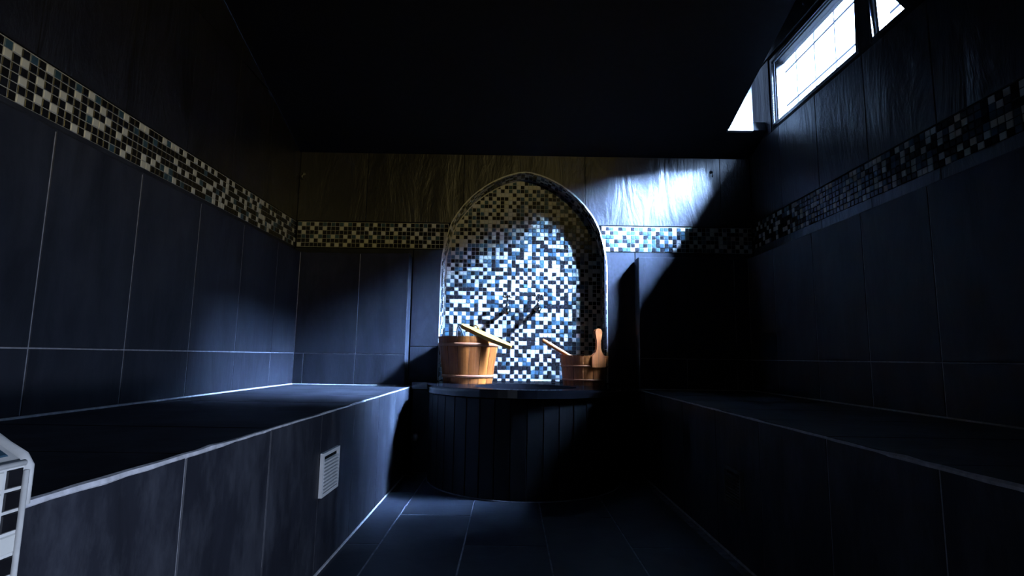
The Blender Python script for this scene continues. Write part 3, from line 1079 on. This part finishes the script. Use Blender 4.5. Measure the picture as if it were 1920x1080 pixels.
# upright stave handle of the small bucket: a cut-out board standing on the rim at the front right
ha = math.radians(-62)
hd = Vector((math.cos(ha), math.sin(ha), 0)); ht = Vector((-hd.y, hd.x, 0))
hprof = [(-.046, .10), (-.046, .158), (-.034, .170), (-.022, .182), (-.015, .200), (-.0125, .222), (-.014, .245), (-.019, .268), (-.023, .285), (-.0225, .298), (-.015, .308), (0, .312)]
hp = hprof + [(-x_, z_) for x_, z_ in hprof[::-1][1:]]
bm = bmesh.new()
rz = lambda z: 0.118 + (0.135 - 0.118) * z / 0.163
o_ = Vector((0, 0, 0))
prism_bm(bm, hp, (hd * 0.1285, ht, Z, hd), -0.006, 0.010)
bmesh.ops.bevel(bm, geom=[e for e in bm.edges if len(e.link_faces) == 2 and e.calc_face_angle(0) > 1.2], offset=0.004, segments=2, affect='EDGES')
h_ = link('handle', from_bm(bm, ['wood']), br, Matrix.Translation((BR[0], BR[1], 0.495)))
h_['label'] = 'upright paddle-shaped handle'

# strap loop of the big bucket
bm = bmesh.new()
pts = []
for i in range(25):
    f = i / 24
    pts.append((-0.292 + 0.052 * f - 0.014 * math.sin(math.pi * f), 2.962, 0.735 + 0.078 * math.sin(math.pi * f) - 0.012 * f))
tube_bm(bm, pts, 0.004, 8)
s_ = link('strap_loop', from_bm(bm, ['strap'], smooth=True), bl)
s_['label'] = 'dark strap loop at the rim'

# pale wooden paddle lying slanted over the big bucket
def paddle(name, label, a, b, wprof, thick, up, mat):
    a, b = Vector(a), Vector(b)
    d = (b - a).normalized()
    n_ = (up - d * up.dot(d)).normalized()
    w_ = d.cross(n_)
    L_ = (b - a).length
    t = thing(name, label, 'ladle', (a + b) / 2)
    pts_ = [(f * L_, -w) for f, w in wprof] + [(f * L_, w) for f, w in wprof[::-1]]
    bm_ = bmesh.new()
    prism_bm(bm_, pts_, (a, d, w_, -d.cross(w_) * -1), -thick / 2, thick / 2)
    bmesh.ops.bevel(bm_, geom=[e for e in bm_.edges if len(e.link_faces) == 2 and e.calc_face_angle(0) > 1.2], offset=thick * .22, segments=2, affect='EDGES')
    link('blade', from_bm(bm_, [mat]), t)
    return t


pd = paddle('wooden_paddle', 'pale wooden paddle lying slanted across the rim of the large left bucket', (-0.266, 2.985, 0.812), (0.010, 2.955, 0.697),
            [(0, .010), (.05, .014), (.15, .016), (.3, .022), (.5, .026), (.7, .023), (.88, .017), (1.0, .014)], 0.021, Vector((0.0, -0.42, 1.0)), 'wood_pale')
bm = bmesh.new()
kp = Vector((-0.190, 3.010, 0.806))
tube_bm(bm, [kp + Vector((-.012, 0, -.008)), kp + Vector((-.010, 0, .006)), kp + Vector((0, 0, .011)), kp + Vector((.012, 0, .004)), kp + Vector((.016, 0, -.012))], .0045, 8)
link('hanging_eye', from_bm(bm, ['wood_pale'], smooth=True), pd)

# ladle standing in the small bucket, its handle over the left rim
la, lb = Vector((0.186, 3.07, 0.742)), Vector((0.45, 3.07, 0.592))
ld = thing('wooden_ladle', 'wooden ladle standing in the small right bucket with its handle out over the rim', 'ladle', (0.40, 3.07, 0.55))
d = (lb - la).normalized()
bm = bmesh.new()
tube_bm(bm, [la, la + d * .008, la + d * .05, la + d * .12, la + d * .2, lb], [.008, .0115, .0125, .012, .011, .010], 10)
link('handle', from_bm(bm, ['wood'], smooth=True), ld)
bm = bmesh.new()
prof = [(0.0, -.030), (.022, -.027), (.033, -.012), (.036, .010), (.031, .010), (.028, -.008), (.018, -.020), (0.0, -.023)]
lathe_bm(bm, prof, (0.455, 3.07, 0.578), axis=(0.25, 0, 1), seg=20)
link('scoop', from_bm(bm, ['wood'], smooth=True), ld)

# ------------------------------------------------------------------ vent grilles on the bench fronts
def vent(label, x, s, y0, y1, z0, z1, mat_frame, n=9):
    t = thing('vent_grille', label, 'vent', (x, (y0 + y1) / 2, z0))
    bm_ = bmesh.new()
    x0, x1 = sorted((x, x + s * .010))
    w = 0.010
    bm_box(bm_, x0, x1, y0, y1, z1 - w, z1); bm_box(bm_, x0, x1, y0, y1, z0, z0 + w)
    bm_box(bm_, x0, x1, y0, y0 + w, z0 + w, z1 - w); bm_box(bm_, x0, x1, y1 - w, y1, z0 + w, z1 - w)
    link('frame', from_bm(bm_, [mat_frame]), t)
    xb0, xb1 = sorted((x, x + s * .002))
    bm_ = bmesh.new(); bm_box(bm_, xb0, xb1, y0 + w, y1 - w, z0 + w, z1 - w)
    link('backing', from_bm(bm_, ['grout_dark']), t)
    hgt = (z1 - z0 - 2 * w - 0.014)
    for i in range(n):
        zc = z0 + w + 0.002 + hgt * (i + .5) / n
        bm_ = bmesh.new()
        bm_box(bm_, -.0045, .0045, y0 + w + .0005 - (y0 + y1) / 2, y1 - w - .0005 - (y0 + y1) / 2, -.0032, .0032)
        m = Matrix.Translation((x + s * .0065, (y0 + y1) / 2, zc)) @ Matrix.Rotation(s * math.radians(12), 4, 'Y')
        link('slat', from_bm(bm_, [mat_frame]), t, m)
    return t


vent('white louvred vent grille in the front of the left bench', -0.557, 1, 1.655, 1.812, 0.222, 0.350, 'white_plastic')
vent('vent grille in the dark front of the right bench', 0.75, -1, 1.772, 1.905, 0.170, 0.290, 'dull_metal')

# ------------------------------------------------------------------ small hooks on the back wall
def hook(x, z, label, mat):
    t = thing('wall_hook', label, 'hook', (x, YB, z))
    bm_ = bmesh.new(); lathe_bm(bm_, [(0, 0), (.011, 0), (.010, .004), (0, .005)], (x, YB + .001, z + .012), axis=(0, -1, 0), seg=14)
    link('base_plate', from_bm(bm_, [mat], smooth=False), t)
    bm_ = bmesh.new(); tube_bm(bm_, [(x, YB - .002, z + .012), (x, YB - .018, z + .008), (x, YB - .026, z - .008), (x, YB - .024, z - .020), (x + .002, YB - .016, z - .024)], .0042, 8)
    link('prong', from_bm(bm_, [mat], smooth=True), t)


hook(1.245, 1.80, 'small dark hook in the bright patch of the back wall under the window', 'strap')
hook(-1.300, 1.745, 'small dull hook high in the dark left corner of the back wall', 'dull_metal')

bpy.context.view_layer.update()
